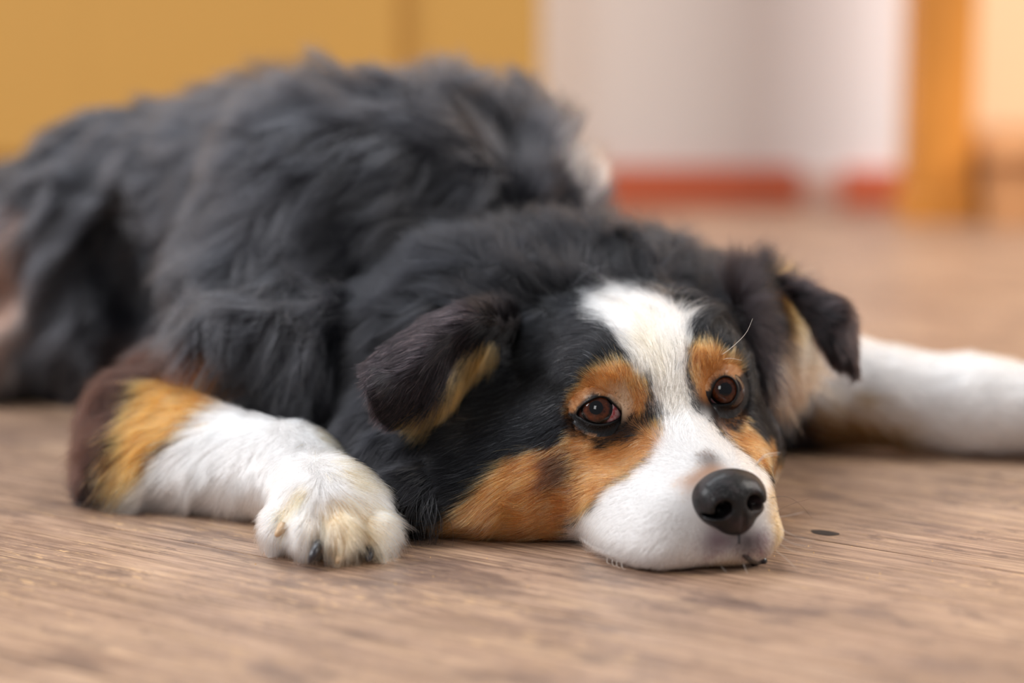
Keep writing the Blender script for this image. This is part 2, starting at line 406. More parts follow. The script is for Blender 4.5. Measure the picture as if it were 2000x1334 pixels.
def inpoly(x, y, poly):
    poly = np.asarray(poly, float); c = np.zeros(len(x), bool); n = len(poly)
    for i in range(n):
        x0, y0 = poly[i]; x1, y1 = poly[(i + 1) % n]
        with np.errstate(divide='ignore', invalid='ignore'): c ^= ((y0 > y) != (y1 > y)) & (x < (x1 - x0) * (y - y0) / (y1 - y0 + 1e-12) + x0)
    return c
def pdist(x, y, poly, closed=True):
    poly = np.asarray(poly, float); n = len(poly); d = np.full(len(x), 1e9)
    for i in range(n if closed else n - 1):
        a, b = poly[i], poly[(i + 1) % n]; ab = b - a
        t = np.clip(((x - a[0]) * ab[0] + (y - a[1]) * ab[1]) / (ab @ ab), 0, 1)
        d = np.minimum(d, np.hypot(x - a[0] - t * ab[0], y - a[1] - t * ab[1]))
    return d

skin_black = simple('dark_lid_skin', lin(9, 8, 9), .55, spec=.25, coat=.1, bump=.5, bscale=1600)
at_ = skin_black.node_tree.nodes.new('ShaderNodeAttribute'); at_.attribute_name = 'coat'; skin_black.node_tree.links.new(at_.outputs['Color'], skin_black.node_tree.nodes['Principled BSDF'].inputs['Base Color'])
def eye_mats():
    out = []
    m, t, b = mat_new('eye_white'); b.inputs['Base Color'].default_value = (*lin(150, 100, 96), 1)
    n = t.nodes; L = t.links; tc = n.new('ShaderNodeTexCoord'); q = n.new('ShaderNodeTexNoise'); q.inputs['Scale'].default_value = 420; L.new(tc.outputs['Object'], q.inputs['Vector'])
    r = n.new('ShaderNodeValToRGB'); r.color_ramp.elements[0].position = .42; r.color_ramp.elements[1].position = .62
    r.color_ramp.elements[0].color = (*lin(196, 168, 172), 1); r.color_ramp.elements[1].color = (*lin(168, 78, 84), 1); L.new(q.outputs['Fac'], r.inputs[0]); at = n.new('ShaderNodeAttribute'); at.attribute_name = 'tint'
    mx = n.new('ShaderNodeMix'); mx.data_type = 'RGBA'; mx.inputs[6].default_value = (*lin(46, 26, 21), 1); L.new(at.outputs['Fac'], mx.inputs[0]); L.new(r.outputs[0], mx.inputs[7]); L.new(mx.outputs[2], b.inputs['Base Color'])
    out.append((m, b))
    m, t, b = mat_new('brown_iris'); n = t.nodes; L = t.links; tc = n.new('ShaderNodeTexCoord')
    q = n.new('ShaderNodeTexNoise'); q.inputs['Scale'].default_value = 700; q.inputs['Detail'].default_value = 4; L.new(tc.outputs['Object'], q.inputs['Vector'])
    at = n.new('ShaderNodeAttribute'); at.attribute_name = 'rad'
    r = n.new('ShaderNodeValToRGB'); e = r.color_ramp.elements; e[0].position = .0; e[0].color = (*lin(30, 16, 12), 1); e[1].position = 1; e[1].color = (*lin(6, 5, 5), 1)
    for p_, c_ in ((.40, (46, 24, 16)), (.62, (74, 37, 20)), (.78, (52, 24, 14)), (.86, (8, 6, 6))): x = e.new(p_); x.color = (*lin(*c_), 1)
    L.new(at.outputs['Fac'], r.inputs[0]); mx = n.new('ShaderNodeMix'); mx.data_type = 'RGBA'; mx.blend_type = 'MULTIPLY'; mx.inputs[0].default_value = .8
    r2 = n.new('ShaderNodeValToRGB'); r2.color_ramp.elements[0].position = .3; r2.color_ramp.elements[1].position = .65; r2.color_ramp.elements[0].color = (.35, .3, .28, 1)
    r2.color_ramp.elements[1].color = (1.7, 1.5, 1.3, 1)
    L.new(q.outputs['Fac'], r2.inputs[0]); L.new(r.outputs[0], mx.inputs[6]); L.new(r2.outputs[0], mx.inputs[7]); L.new(mx.outputs[2], b.inputs['Base Color']); out.append((m, b))
    m, t, b = mat_new('pupil'); b.inputs['Base Color'].default_value = (.004, .004, .005, 1); out.append((m, b))
    for m, b in out: b.inputs['Roughness'].default_value = .4; b.inputs['Specular IOR Level'].default_value = 0; b.inputs['Coat Weight'].default_value = 1; b.inputs['Coat Roughness'].default_value = .02; b.inputs['Coat IOR'].default_value = 1.4
    return [m for m, b in out]
M_SCL, M_IRIS, M_PUP = eye_mats()
def cap(c, ax, R, a0, a1, rings, seg=48):
    ax = unit(ax); u = unit(np.cross(ax, [0, 0, 1.])); v = np.cross(ax, u); V = []; F = []; rad = []
    for i in range(rings + 1):
        a = a0 + (a1 - a0) * i / rings
        for j in range(seg):
            p = 2 * math.pi * j / seg; V.append(c + R * (math.cos(a) * ax + math.sin(a) * (math.cos(p) * u + math.sin(p) * v))); rad.append(i / rings)
    for i in range(rings):
        for j in range(seg): k = (j + 1) % seg; F.append((i * seg + j, (i + 1) * seg + j, (i + 1) * seg + k, i * seg + k))
    return np.array(V), F, rad
for e in EYES:
    c, R = e['c'], e['r']
    d = rayd(*e['iris']); oc = CAMP - c; bq = oc @ d; disc = bq * bq - (oc @ oc - R * R); t_ = -bq - math.sqrt(max(disc, 0))
    ax = unit(CAMP + d * t_ - c); e['ax'] = ax
    V, F, _ = cap(c, ax, R, 1e-3, math.pi - 1e-3, 48); eo = dobj('eye', V, F, M_SCL); eo['label'] = 'brown eye with a pinkish inner corner' if e is EYES[0] else 'brown eye on the far side of the blaze'
    ex, ey = proj(V); tt = np.clip((ex - 1184) / 12, 0, 1) if e is EYES[0] else .38 * np.clip((1412 - ex) / 8, 0, 1) * np.clip((ey - 766) / 8, 0, 1)
    a = eo.data.attributes.new('tint', 'FLOAT', 'POINT'); a.data.foreach_set('value', tt)
    V, F, rad = cap(c, ax, R + .00006, 1e-3, e['ia'], 14); io = dobj('iris', V, F, M_IRIS, eo); a = io.data.attributes.new('rad', 'FLOAT', 'POINT'); a.data.foreach_set('value', rad)
    V, F, _ = cap(c, ax, R + .00012, 1e-3, .30, 6); dobj('pupil', V, F, M_PUP, eo)
    # eyelids: a ring following the opening, rolled over the ball and merged into the face
    o = np.array(e['out'], float); m = 72; o2 = []
    n = len(o); 
    for i in range(m):
        s_ = i / m * n; k = int(s_); f = s_ - k; p0, p1, p2, p3 = o[(k - 1) % n], o[k], o[(k + 1) % n], o[(k + 2) % n]
        o2.append(.5 * (2 * p1 + (p2 - p0) * f + (2 * p0 - 5 * p1 + 4 * p2 - p3) * f * f + (3 * p1 - p0 - 3 * p2 + p3) * f ** 3))
    o2 = np.array(o2); e['poly'] = o2; tn = np.roll(o2, -1, 0) - np.roll(o2, 1, 0); nn = unit(np.stack([tn[:, 1], -tn[:, 0]], -1)); ctr = o2.mean(0)
    if ((o2 - ctr) * nn).sum() < 0: nn = -nn
    # smooth outward direction
    nn = unit(nn * .6 + unit(o2 - ctr) * .4)
    rows = []
    def onsph(q, RR):
        d = rayd(*q); oc = CAMP - c; bq = oc @ d; disc = bq * bq - (oc @ oc - RR * RR)
        return CAMP + d * (-bq - math.sqrt(disc)) if disc > 0 else c + unit(CAMP + d * -bq - c) * RR
    for off, dR, mix, lift in ((-.5, -.0004, 0, 0), (0, .0002, 0, 0), (1.2, .0009, 0, 0), (3, .0014, 0, 0), (6, .0014, .2, .0002), (11, .0012, .55, .0001), (18, .001, .85, -.0001), (26, 0, 1, -.0004), (36, 0, 1, -.0020)):
        row = []
        for i in range(m):
            q = o2[i] + nn[i] * off; a_ = onsph(q, R + dR); h = hit(*q)
            if h is None or np.linalg.norm(h - c) > .035: h = a_
            h = h - rayd(*q) * lift; row.append(a_ * (1 - mix) + h * mix)
        rows.append(row)
    V = np.array(rows).reshape(-1, 3); F = [(r * m + i, r * m + (i + 1) % m, (r + 1) * m + (i + 1) % m, (r + 1) * m + i) for r in range(len(rows) - 1) for i in range(m)]
    ld = dobj('eyelid', V, F, skin_black); e['lid'] = (ld, V, np.array(F)); ld['label'] = 'black eyelid rim'

# nose leather
NP_ = .12; NAX = Hax(-NP_, .10); NC = P(1430, 976, 1.086)
def N3(f, r, u): return NC + NAX[0] * f + NAX[1] * r + NAX[2] * u
nose_pr = [El(N3(-.004, 0, .0020), (.0130, .0165, .0110), .004, NAX), El(N3(.001, 0, -.0075), (.0100, .0105, .0090), .006, NAX), El(N3(-.002, -.0105, -.001), (.0105, .0066, .0090), .004, NAX), El(N3(-.002, .0105, -.001), (.0105, .0066, .0090), .004, NAX)]
for s_ in (-1, 1):
    nose_pr.append(El(N3(.0085, -.0092 if s_ < 0 else .0072, -.0002), (.0095, .0040, .0036), .0018, Hax(-NP_, .10 + s_ * .45), sub=True))
    nose_pr.append(El(N3(.0050, s_ * .0125, -.0036), (.0085, .0045, .0014), .0014, NAX, sub=True))
nose_pr.append(Co(N3(.0112, 0, -.0035), N3(.0095, 0, -.016), .0008, .0012, .0016, sub=True))
g0 = NC - .022; g1 = NC + .022; ax_ = [np.arange(g0[i], g1[i], .0006) for i in range(3)]
V, F = surface_nets(grid_field(nose_pr, *ax_), *ax_); V = relax(V, F, 2, .4); N_ = vnormals(V, F)
if (N_ * (V - V.mean(0))).sum() < 0: F = F[:, ::-1].copy()
def nose_mat():
    m, t, b = mat_new('nose_leather'); n = t.nodes; L = t.links; tc = n.new('ShaderNodeTexCoord'); v = n.new('ShaderNodeTexVoronoi'); v.inputs['Scale'].default_value = 900; v.feature = 'DISTANCE_TO_EDGE'
    L.new(tc.outputs['Object'], v.inputs['Vector']); bu = n.new('ShaderNodeBump'); bu.inputs['Strength'].default_value = .8; bu.inputs['Distance'].default_value = .0006; L.new(v.outputs['Distance'], bu.inputs['Height']); L.new(bu.outputs[0], b.inputs['Normal'])
    q = n.new('ShaderNodeTexNoise'); q.inputs['Scale'].default_value = 120; L.new(tc.outputs['Object'], q.inputs['Vector']); r = n.new('ShaderNodeValToRGB'); r.color_ramp.elements[0].color = (*lin(12, 11, 13), 1); r.color_ramp.elements[0].position = .45
    r.color_ramp.elements[1].color = (*lin(44, 32, 34), 1); r.color_ramp.elements[1].position = .7; L.new(q.outputs['Fac'], r.inputs[0]); L.new(r.outputs[0], b.inputs['Base Color']); b.inputs['Roughness'].default_value = .42; b.inputs['Specular IOR Level'].default_value = .22; b.inputs['Coat Weight'].default_value = .22; b.inputs['Coat Roughness'].default_value = .25
    return m
nose = dobj('nose', V, F, nose_mat()); nose['label'] = 'moist black nose'; NOSEV = V.copy()
def tube(pts, rad, seg=10, closed=True):
    pts = np.array(pts, float); V = []; F = []; n = len(pts); rad = np.broadcast_to(rad, n)
    T = unit(np.gradient(pts, axis=0)); u = unit(np.cross(T, [0.13, .2, 1.])); v = np.cross(T, u)
    for i in range(n):
        for j in range(seg): a = 2 * math.pi * j / seg; V.append(pts[i] + rad[i] * (math.cos(a) * u[i] + math.sin(a) * v[i]))
    for i in range(n - 1):
        for j in range(seg): k = (j + 1) % seg; F.append((i * seg + j, i * seg + k, (i + 1) * seg + k, (i + 1) * seg + j))
    F += [tuple(range(seg))[::-1], tuple(range((n - 1) * seg, n * seg))]
    return np.array(V), F
def crv(ctrl, n):
    c = np.array(ctrl, float); k = len(c); out = []
    for i in range(n):
        s_ = i / (n - 1) * (k - 1); j = min(int(s_), k - 2); f = s_ - j; p1, p2 = c[j], c[j + 1]; p0 = c[max(j - 1, 0)]; p3 = c[min(j + 2, k - 1)]
        out.append(.5 * (2 * p1 + (p2 - p0) * f + (2 * p0 - 5 * p1 + 4 * p2 - p3) * f * f + (3 * p1 - p0 - 3 * p2 + p3) * f ** 3))
    return np.array(out)
bvh1 = BVHTree.FromPolygons([tuple(v) for v in BV], BF.tolist())
# mouth line and split of the upper lip
lipm = simple('lip_skin', lin(34, 27, 30), .35, coat=.3)
lp = [(1366, 1102), (1390, 1098), (1418, 1090), (1442, 1081), (1462, 1090), (1480, 1096), (1498, 1094)]
pts = crv([(hit(*q, bvh1) if hit(*q, bvh1) is not None else P(*q, 1.1)) + rayd(*q) * .0008 for q in lp], 30)
pts = pts + np.outer(np.ones(30), rayd(1440, 1090)) * .0006; V, F = tube(pts, np.interp(np.linspace(0, 1, 30), [0, .3, .55, .8, .95, 1], [.0004, .0008, .0010, .0024, .0022, .0005])); dobj('lip', V, F, lipm)['label'] = 'dark lip edge of the closed mouth'
pts = crv([hit(*q, bvh1) + rayd(*q) * .0005 for q in ((1442, 1036), (1443, 1046), (1443, 1062))], 10); V, F = tube(pts, .0008); dobj('philtrum', V, F, lipm)

# ears: curved leather sheets, rows run from the root to the tip
def sheet(ctrl, thick, nu=40, nv_=18):
    C = np.array(ctrl, float)       # rows, cols, 3
    rows = np.stack([crv(C[:, j], nu) for j in range(C.shape[1])], 1)
    S = np.stack([crv(rows[i], nv_) for i in range(nu)], 0)
    du = np.gradient(S, axis=0); dvv = np.gradient(S, axis=1); N = unit(np.cross(du, dvv))
    if (N * (CAMP - S)).sum() < 0: N = -N
    edge = np.minimum(np.arange(nv_), np.arange(nv_)[::-1]) / 3.0; th = thick * np.clip(edge, .15, 1)[None, :, None] * np.clip((nu - 1 - np.arange(nu)) / 3., .15, 1)[:, None, None]
    A = S + N * th / 2; B = S - N * th / 2; V = np.concatenate([A.reshape(-1, 3), B.reshape(-1, 3)]); o = nu * nv_; F = []
    I = lambda i, j: i * nv_ + j
    for i in range(nu - 1):
        for j in range(nv_ - 1):
            F.append((I(i, j), I(i + 1, j), I(i + 1, j + 1), I(i, j + 1))); F.append((o + I(i, j), o + I(i, j + 1), o + I(i + 1, j + 1), o + I(i + 1, j)))
    for i in range(nu - 1):
        F.append((I(i, 0), o + I(i, 0), o + I(i + 1, 0), I(i + 1, 0))); F.append((I(i, nv_ - 1), I(i + 1, nv_ - 1), o + I(i + 1, nv_ - 1), o + I(i, nv_ - 1)))
    for j in range(nv_ - 1):
        F.append((I(nu - 1, j), I(nu - 1, j + 1), o + I(nu - 1, j + 1), o + I(nu - 1, j))[::-1]); F.append((I(0, j), I(0, j + 1), o + I(0, j + 1), o + I(0, j)))
    F = np.array(F); N2 = vnormals(V, F)
    uv = np.stack(np.meshgrid(np.linspace(0, 1, nu), np.linspace(0, 1, nv_), indexing='ij'), -1).reshape(-1, 2)
    if (N2[:o] * N.reshape(-1, 3)).sum() < 0: F = F[:, ::-1].copy(); N2 = -N2
    return V, F, N2, np.concatenate([uv, uv])
earm = simple('ear_leather', lin(30, 24, 26), .8)
E1 = sheet([[P(1035, 600, 1.240), P(1025, 640, 1.228), P(1005, 680, 1.222), P(1015, 735, 1.225)],
            [P(945, 590, 1.205), P(950, 620, 1.178), P(948, 655, 1.186), P(962, 725, 1.200)],
            [P(870, 606, 1.195), P(880, 650, 1.168), P(895, 705, 1.176), P(935, 755, 1.196)],
            [P(795, 648, 1.184), P(820, 710, 1.158), P(862, 770, 1.168), P(892, 805, 1.190)],
            [P(745, 678, 1.176), P(768, 750, 1.154), P(806, 815, 1.162), P(842, 842, 1.180)],
            [P(712, 706, 1.172), P(718, 765, 1.150), P(742, 824, 1.156), P(782, 834, 1.166)]], .0025)
E2 = sheet([[P(1425, 560, 1.245), P(1455, 640, 1.225), P(1490, 740, 1.222)],
            [P(1465, 530, 1.262), P(1510, 630, 1.252), P(1530, 730, 1.245)],
            [P(1530, 555, 1.275), P(1560, 640, 1.272), P(1555, 720, 1.262)],
            [P(1575, 585, 1.275), P(1590, 640, 1.275), P(1575, 690, 1.270)]], .004, 24)
E3 = sheet([[P(1500, 535, 1.268), P(1545, 580, 1.262), P(1580, 625, 1.255)],
            [P(1560, 560, 1.262), P(1585, 600, 1.252), P(1590, 640, 1.248)],
            [P(1640, 588, 1.256), P(1622, 625, 1.244), P(1600, 665, 1.242)],
            [P(1664, 640, 1.250), P(1645, 670, 1.240), P(1622, 700, 1.240)],
            [P(1668, 700, 1.246), P(1662, 705, 1.240), P(1648, 715, 1.240)],
            [P(1670, 728, 1.243), P(1668, 727, 1.241), P(1664, 728, 1.241)]], .0035)
ear1 = dobj('ear', E1[0], E1[1].tolist(), earm); ear1['label'] = 'dark folded ear with a tan inner edge'
o = len(E2[0]); ear2 = dobj('ear', np.concatenate([E2[0], E3[0]]), E2[1].tolist() + (E3[1] + o).tolist(), earm); ear2['label'] = 'far ear with a pale inside and a black hanging tip'

# claws and pads
clawb = simple('dark_claw', lin(46, 42, 46), .35, coat=.3, var=.3, bscale=300); clawt = simple('horn_claw', lin(190, 158, 122), .4, coat=.2, var=.2, bscale=400)
def claw(a, b, c, r, mat, lab=None):
    pts = crv([a, b, c], 9); V, F = tube(pts, r * np.array([1, 1.02, 1, .96, .9, .8, .68, .5, .25])); o = dobj('claw', V, F, mat)
    if lab: o['label'] = lab
claw(P(622, 1062, 1.096), P(613, 1080, 1.0885), P(604, 1099, 1.087), .0024, clawb, 'dark grey claw')
claw(P(668, 1078, 1.097), P(662, 1092, 1.091), P(657, 1101, 1.090), .0017, clawt, 'horn coloured claw')
claw(P(552, 1026, 1.105), P(546, 1038, 1.1005), P(538, 1048, 1.099), .0022, clawt, 'horn coloured claw')
claw(P(722, 1065, 1.104), P(722, 1085, 1.0985), P(718, 1097, 1.096), .0022, clawb, 'dark grey claw')

# ------------------------------------------------------------------ coat colours (markings and some painted shade, fixed to the coat)
BLK = (24, 24, 27); WHT = (228, 224, 222); TAN = (176, 112, 58); BRN = (42, 25, 20)
PATCH = [   # polygon, colour, softness px, max depth
    ([(1176, 580), (1198, 562), (1236, 566), (1276, 580), (1312, 590), (1336, 606), (1346, 630), (1342, 656), (1336, 684), (1330, 715), (1336, 750), (1346, 775), (1362, 800), (1388, 825), (1420, 848), (1452, 880), (1480, 905), (1500, 930), (1560, 960), (1560, 1140), (1200, 1140), (1150, 1110), (1108, 1060), (1112, 1020), (1150, 985), (1192, 952), (1236, 925), (1262, 900), (1280, 865), (1292, 830), (1288, 800), (1276, 770), (1254, 730), (1230, 690), (1204, 652), (1182, 615)], WHT, 8),
    ([(1108, 806), (1112, 772), (1142, 742), (1172, 716), (1208, 706), (1240, 720), (1262, 750), (1271, 788), (1262, 822), (1240, 826), (1216, 796), (1184, 772), (1152, 772), (1130, 790), (1116, 812)], TAN, 5),
    ([(1196, 790), (1192, 770), (1206, 752), (1226, 756), (1234, 778), (1222, 800)], (226, 200, 172), 9),
    ([(1204, 812), (1222, 806), (1252, 828), (1250, 848), (1226, 852), (1196, 846)], (16, 15, 17), 6),
    ([(1384, 792), (1420, 790), (1442, 800), (1440, 818), (1410, 826), (1388, 812)], (18, 16, 18), 6),
    ([(1342, 708), (1346, 682), (1368, 668), (1400, 682), (1438, 704), (1450, 728), (1438, 738), (1404, 735), (1386, 755), (1382, 785), (1362, 765), (1346, 736)], TAN, 4),
    ([(858, 1048), (886, 1002), (932, 962), (958, 922), (1000, 890), (1050, 874), (1092, 860), (1112, 842), (1136, 848), (1175, 866), (1230, 868), (1262, 842), (1288, 822), (1296, 840), (1282, 870), (1262, 902), (1236, 928), (1192, 955), (1150, 988), (1112, 1024), (1110, 1075), (840, 1085)], TAN, 6),
    ([(1062, 885), (1095, 868), (1120, 880), (1128, 915), (1104, 955), (1078, 950), (1066, 920)], (76, 50, 34), 12),
    ([(1396, 822), (1430, 840), (1450, 800), (1462, 830), (1482, 842), (1494, 880), (1502, 925), (1480, 908), (1452, 884), (1422, 852)], TAN, 4),
    ([(1478, 850), (1494, 880), (1520, 960), (1530, 950), (1500, 850)], (150, 92, 44), 4),
    ([(1366, 894), (1380, 882), (1400, 888), (1406, 904), (1390, 912), (1370, 908)], (62, 48, 42), 3),
    ([(1340, 945), (1348, 928), (1372, 915), (1400, 905), (1430, 915), (1400, 930), (1370, 940), (1352, 965), (1344, 985)], (160, 112, 76), 5),
    ([(1322, 940), (1330, 930), (1342, 932), (1340, 944), (1326, 946)], (190, 136, 100), 3),
    ([(1370, 1040), (1400, 1025), (1440, 1038), (1475, 1030), (1500, 1050), (1500, 1080), (1440, 1070), (1400, 1082), (1372, 1075)], (104, 80, 86), 10),
    ([(1425, 1035), (1462, 1036), (1480, 1060), (1470, 1078), (1440, 1070), (1420, 1060)], (60, 48, 52), 8),
    ([(1366, 1106), (1440, 1086), (1466, 1093), (1474, 1125), (1366, 1130)], (168, 152, 134), 4),
    ([(1498, 940), (1540, 950), (1560, 1110), (1516, 1095), (1508, 1040), (1502, 985)], (204, 166, 116), 6),  # tan fur of the muzzle side, with its warm bounce shade painted in
    ([(1225, 690), (1240, 650), (1330, 650), (1345, 690), (1336, 745), (1350, 790), (1290, 820), (1276, 770)], (206, 196, 184), 10),
    ([(1228, 600), (1240, 640), (1262, 690), (1286, 740), (1300, 735), (1296, 690), (1280, 640), (1256, 605)], (206, 190, 166), 14),
]
LEGP = [
    ([(120, 760), (300, 640), (370, 655), (400, 700), (430, 730), (330, 800), (250, 900), (215, 950), (150, 900)], BRN, 12),
    ([(225, 950), (235, 870), (270, 790), (315, 730), (380, 700), (450, 740), (450, 795), (385, 830), (335, 880), (280, 930)], (180, 116, 56), 12),
    ([(440, 790), (560, 740), (640, 790), (700, 900), (770, 980), (780, 1150), (200, 1150), (225, 935), (270, 925), (330, 880), (380, 830)], WHT, 8),
    ([(606, 805), (650, 830), (690, 900), (720, 960), (700, 960), (660, 900), (620, 850)], (184, 160, 124), 16),
    ([(636, 1030), (650, 1025), (656, 1060), (648, 1105), (638, 1100), (640, 1060)], (140, 106, 72), 6),  # shadow in the gap between toes, painted into the hair as brown
    ([(694, 1040), (706, 1040), (708, 1110), (694, 1110)], (150, 112, 72), 5),  # painted shadow of the next toe gap
    ([(640, 985), (700, 975), (745, 1010), (760, 1130), (690, 1120), (650, 1100), (630, 1040)], (218, 188, 148), 16),
    ([(585, 1000), (625, 1010), (640, 1060), (600, 1090), (590, 1050)], (226, 206, 182), 14),
    ([(555, 990), (590, 950), (600, 955), (570, 1000), (555, 1045), (540, 1040)], (216, 186, 140), 8),
]
RLEGP = [
    ([(1540, 640), (2200, 640), (2200, 1000), (1600, 1000), (1545, 820)], WHT, 8),
    ([(1530, 820), (1600, 790), (1690, 800), (1770, 860), (1770, 930), (1560, 930)], (128, 94, 56), 26),
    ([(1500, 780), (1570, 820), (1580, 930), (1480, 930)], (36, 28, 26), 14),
]
BODYP = [
    ([(150, 800), (190, 730), (300, 636), (375, 652), (440, 745), (330, 800)], BRN, 12),
    ([(330, 730), (400, 700), (450, 760), (400, 800), (330, 800)], (180, 116, 56), 12),
    ([(-400, 420), (20, 420), (52, 500), (50, 640), (20, 740), (-400, 740)], (138, 106, 92), 22),
    ([(-400, 560), (10, 590), (40, 640), (20, 700), (-400, 730)], (176, 142, 124), 18),
    ([(1108, 300), (1150, 280), (1200, 290), (1224, 345), (1215, 395), (1150, 412), (1112, 380)], (228, 228, 232), 7),
    ([(1070, 262), (1092, 262), (1116, 300), (1120, 340), (1104, 318), (1088, 285)], (150, 150, 156), 7),
]
WN = Wob(.012, seed=3)
def paint(p, patches, base, jit=1.0):
    x, y = proj(p); n = len(p); C = np.tile(lin(*base), (n, 1))
    for poly, col, soft in patches:
        s_ = soft * jit
        xx = x + rng.normal(size=n) * s_ * .7 + WN(p, 0) * soft * .5; yy = y + rng.normal(size=n) * s_ * .7 + WN(p, 1) * soft * .5
        k = inpoly(xx, yy, poly); C[k] = lin(*col)
        if col in (TAN, (184, 122, 66)):
            z = WN(p, 2)[k] * .5 + rng.normal(size=k.sum()) * .8; cc = C[k]
            cc[z > 1.25] = lin(216, 178, 136); cc[z < -.8] = lin(120, 70, 34); C[k] = cc
    return C
# which part of the animal a point belongs to: 0 torso, 1 neck, 2 head, 3 near foreleg, 4 far foreleg
def pdl(prs, p):
    d = np.full(len(p), 9.)
    for q in prs: d = np.minimum(d, q.d(p))
    return d
def region(p):
    D = np.stack([pdl(torso, p), pdl(neck, p), pdl([q for q in head if not q.sub], p) - .002, pdl(legs[:9], p), pdl(legs[9:], p)])
    r = D.argmin(0); x, y = proj(p)
    r[(r == 1) & (p[:, 1] < 1.200) & (x > 860) & (y > 560)] = 2
    return r
def colour(p, reg, jit=1.0):
    C = np.tile(lin(*BLK), (len(p), 1))
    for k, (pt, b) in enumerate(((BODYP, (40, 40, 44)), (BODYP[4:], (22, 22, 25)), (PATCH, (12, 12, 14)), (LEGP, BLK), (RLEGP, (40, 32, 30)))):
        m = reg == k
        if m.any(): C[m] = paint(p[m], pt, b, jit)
    return C
VR = region(BV)
wl = Wob(.07, seed=5); wm_ = np.clip(np.isin(VR, [0, 1]), 0, 1).astype(float)[:, None] * np.where(VR == 0, .0040, .0022)[:, None]
wm_ = relax(np.repeat(wm_, 3, 1), BF, 6)[:, :1]; BV = BV + BN * wm_ * (1 - 2 * np.abs(wl(BV))[:, None] * .8); BV[:, 2] = np.maximum(BV[:, 2], .0012); BN = vnormals(BV, BF)
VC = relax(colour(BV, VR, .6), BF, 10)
m, t, b = mat_new('coat_under'); at = t.nodes.new('ShaderNodeAttribute'); at.attribute_name = 'coat'; t.links.new(at.outputs['Color'], b.inputs['Base Color']); b.inputs['Roughness'].default_value = .9; b.inputs['Specular IOR Level'].default_value = .1
body = dobj('body', BV, BF, m)
a = body.data.attributes.new('coat', 'FLOAT_COLOR', 'POINT'); a.data.foreach_set('color', np.concatenate([VC * .8, np.ones((len(VC), 1))], 1).ravel().astype(np.float32))

# ------------------------------------------------------------------ fur
def fur_mat(ior=1.30, rough=.30):
    m = bpy.data.materials.new('fur'); m.use_nodes = True; n = m.node_tree.nodes; L = m.node_tree.links
    n.remove(n['Principled BSDF']); out = n['Material Output']
    h = n.new('ShaderNodeBsdfHairPrincipled'); h.model = 'CHIANG'; h.parametrization = 'COLOR'
    at = n.new('ShaderNodeAttribute'); at.attribute_name = 'coat'; L.new(at.outputs['Color'], h.inputs['Color'])
    h.inputs['Roughness'].default_value = rough; h.inputs['Radial Roughness'].default_value = .55; h.inputs['Random Roughness'].default_value = .2; h.inputs['IOR'].default_value = ior
    L.new(h.outputs[0], out.inputs['Surface']); return m
MF = fur_mat(); MB_ = fur_mat(1.50, .34)
def arrows(tab, x, y, pw=3.0):
    T = np.array(tab, float); dd = (x[:, None] - T[None, :, 0]) ** 2 + (y[:, None] - T[None, :, 1]) ** 2 + 100
    W = dd ** (-pw / 2); W /= W.sum(1, keepdims=True); D = T[:, 2:4].copy(); D = unit(D); D = W @ D
    return D, W @ T[:, 4], W @ T[:, 5]
UPV = np.array([0, sp, cp]); RTV = np.array([1., 0, 0])
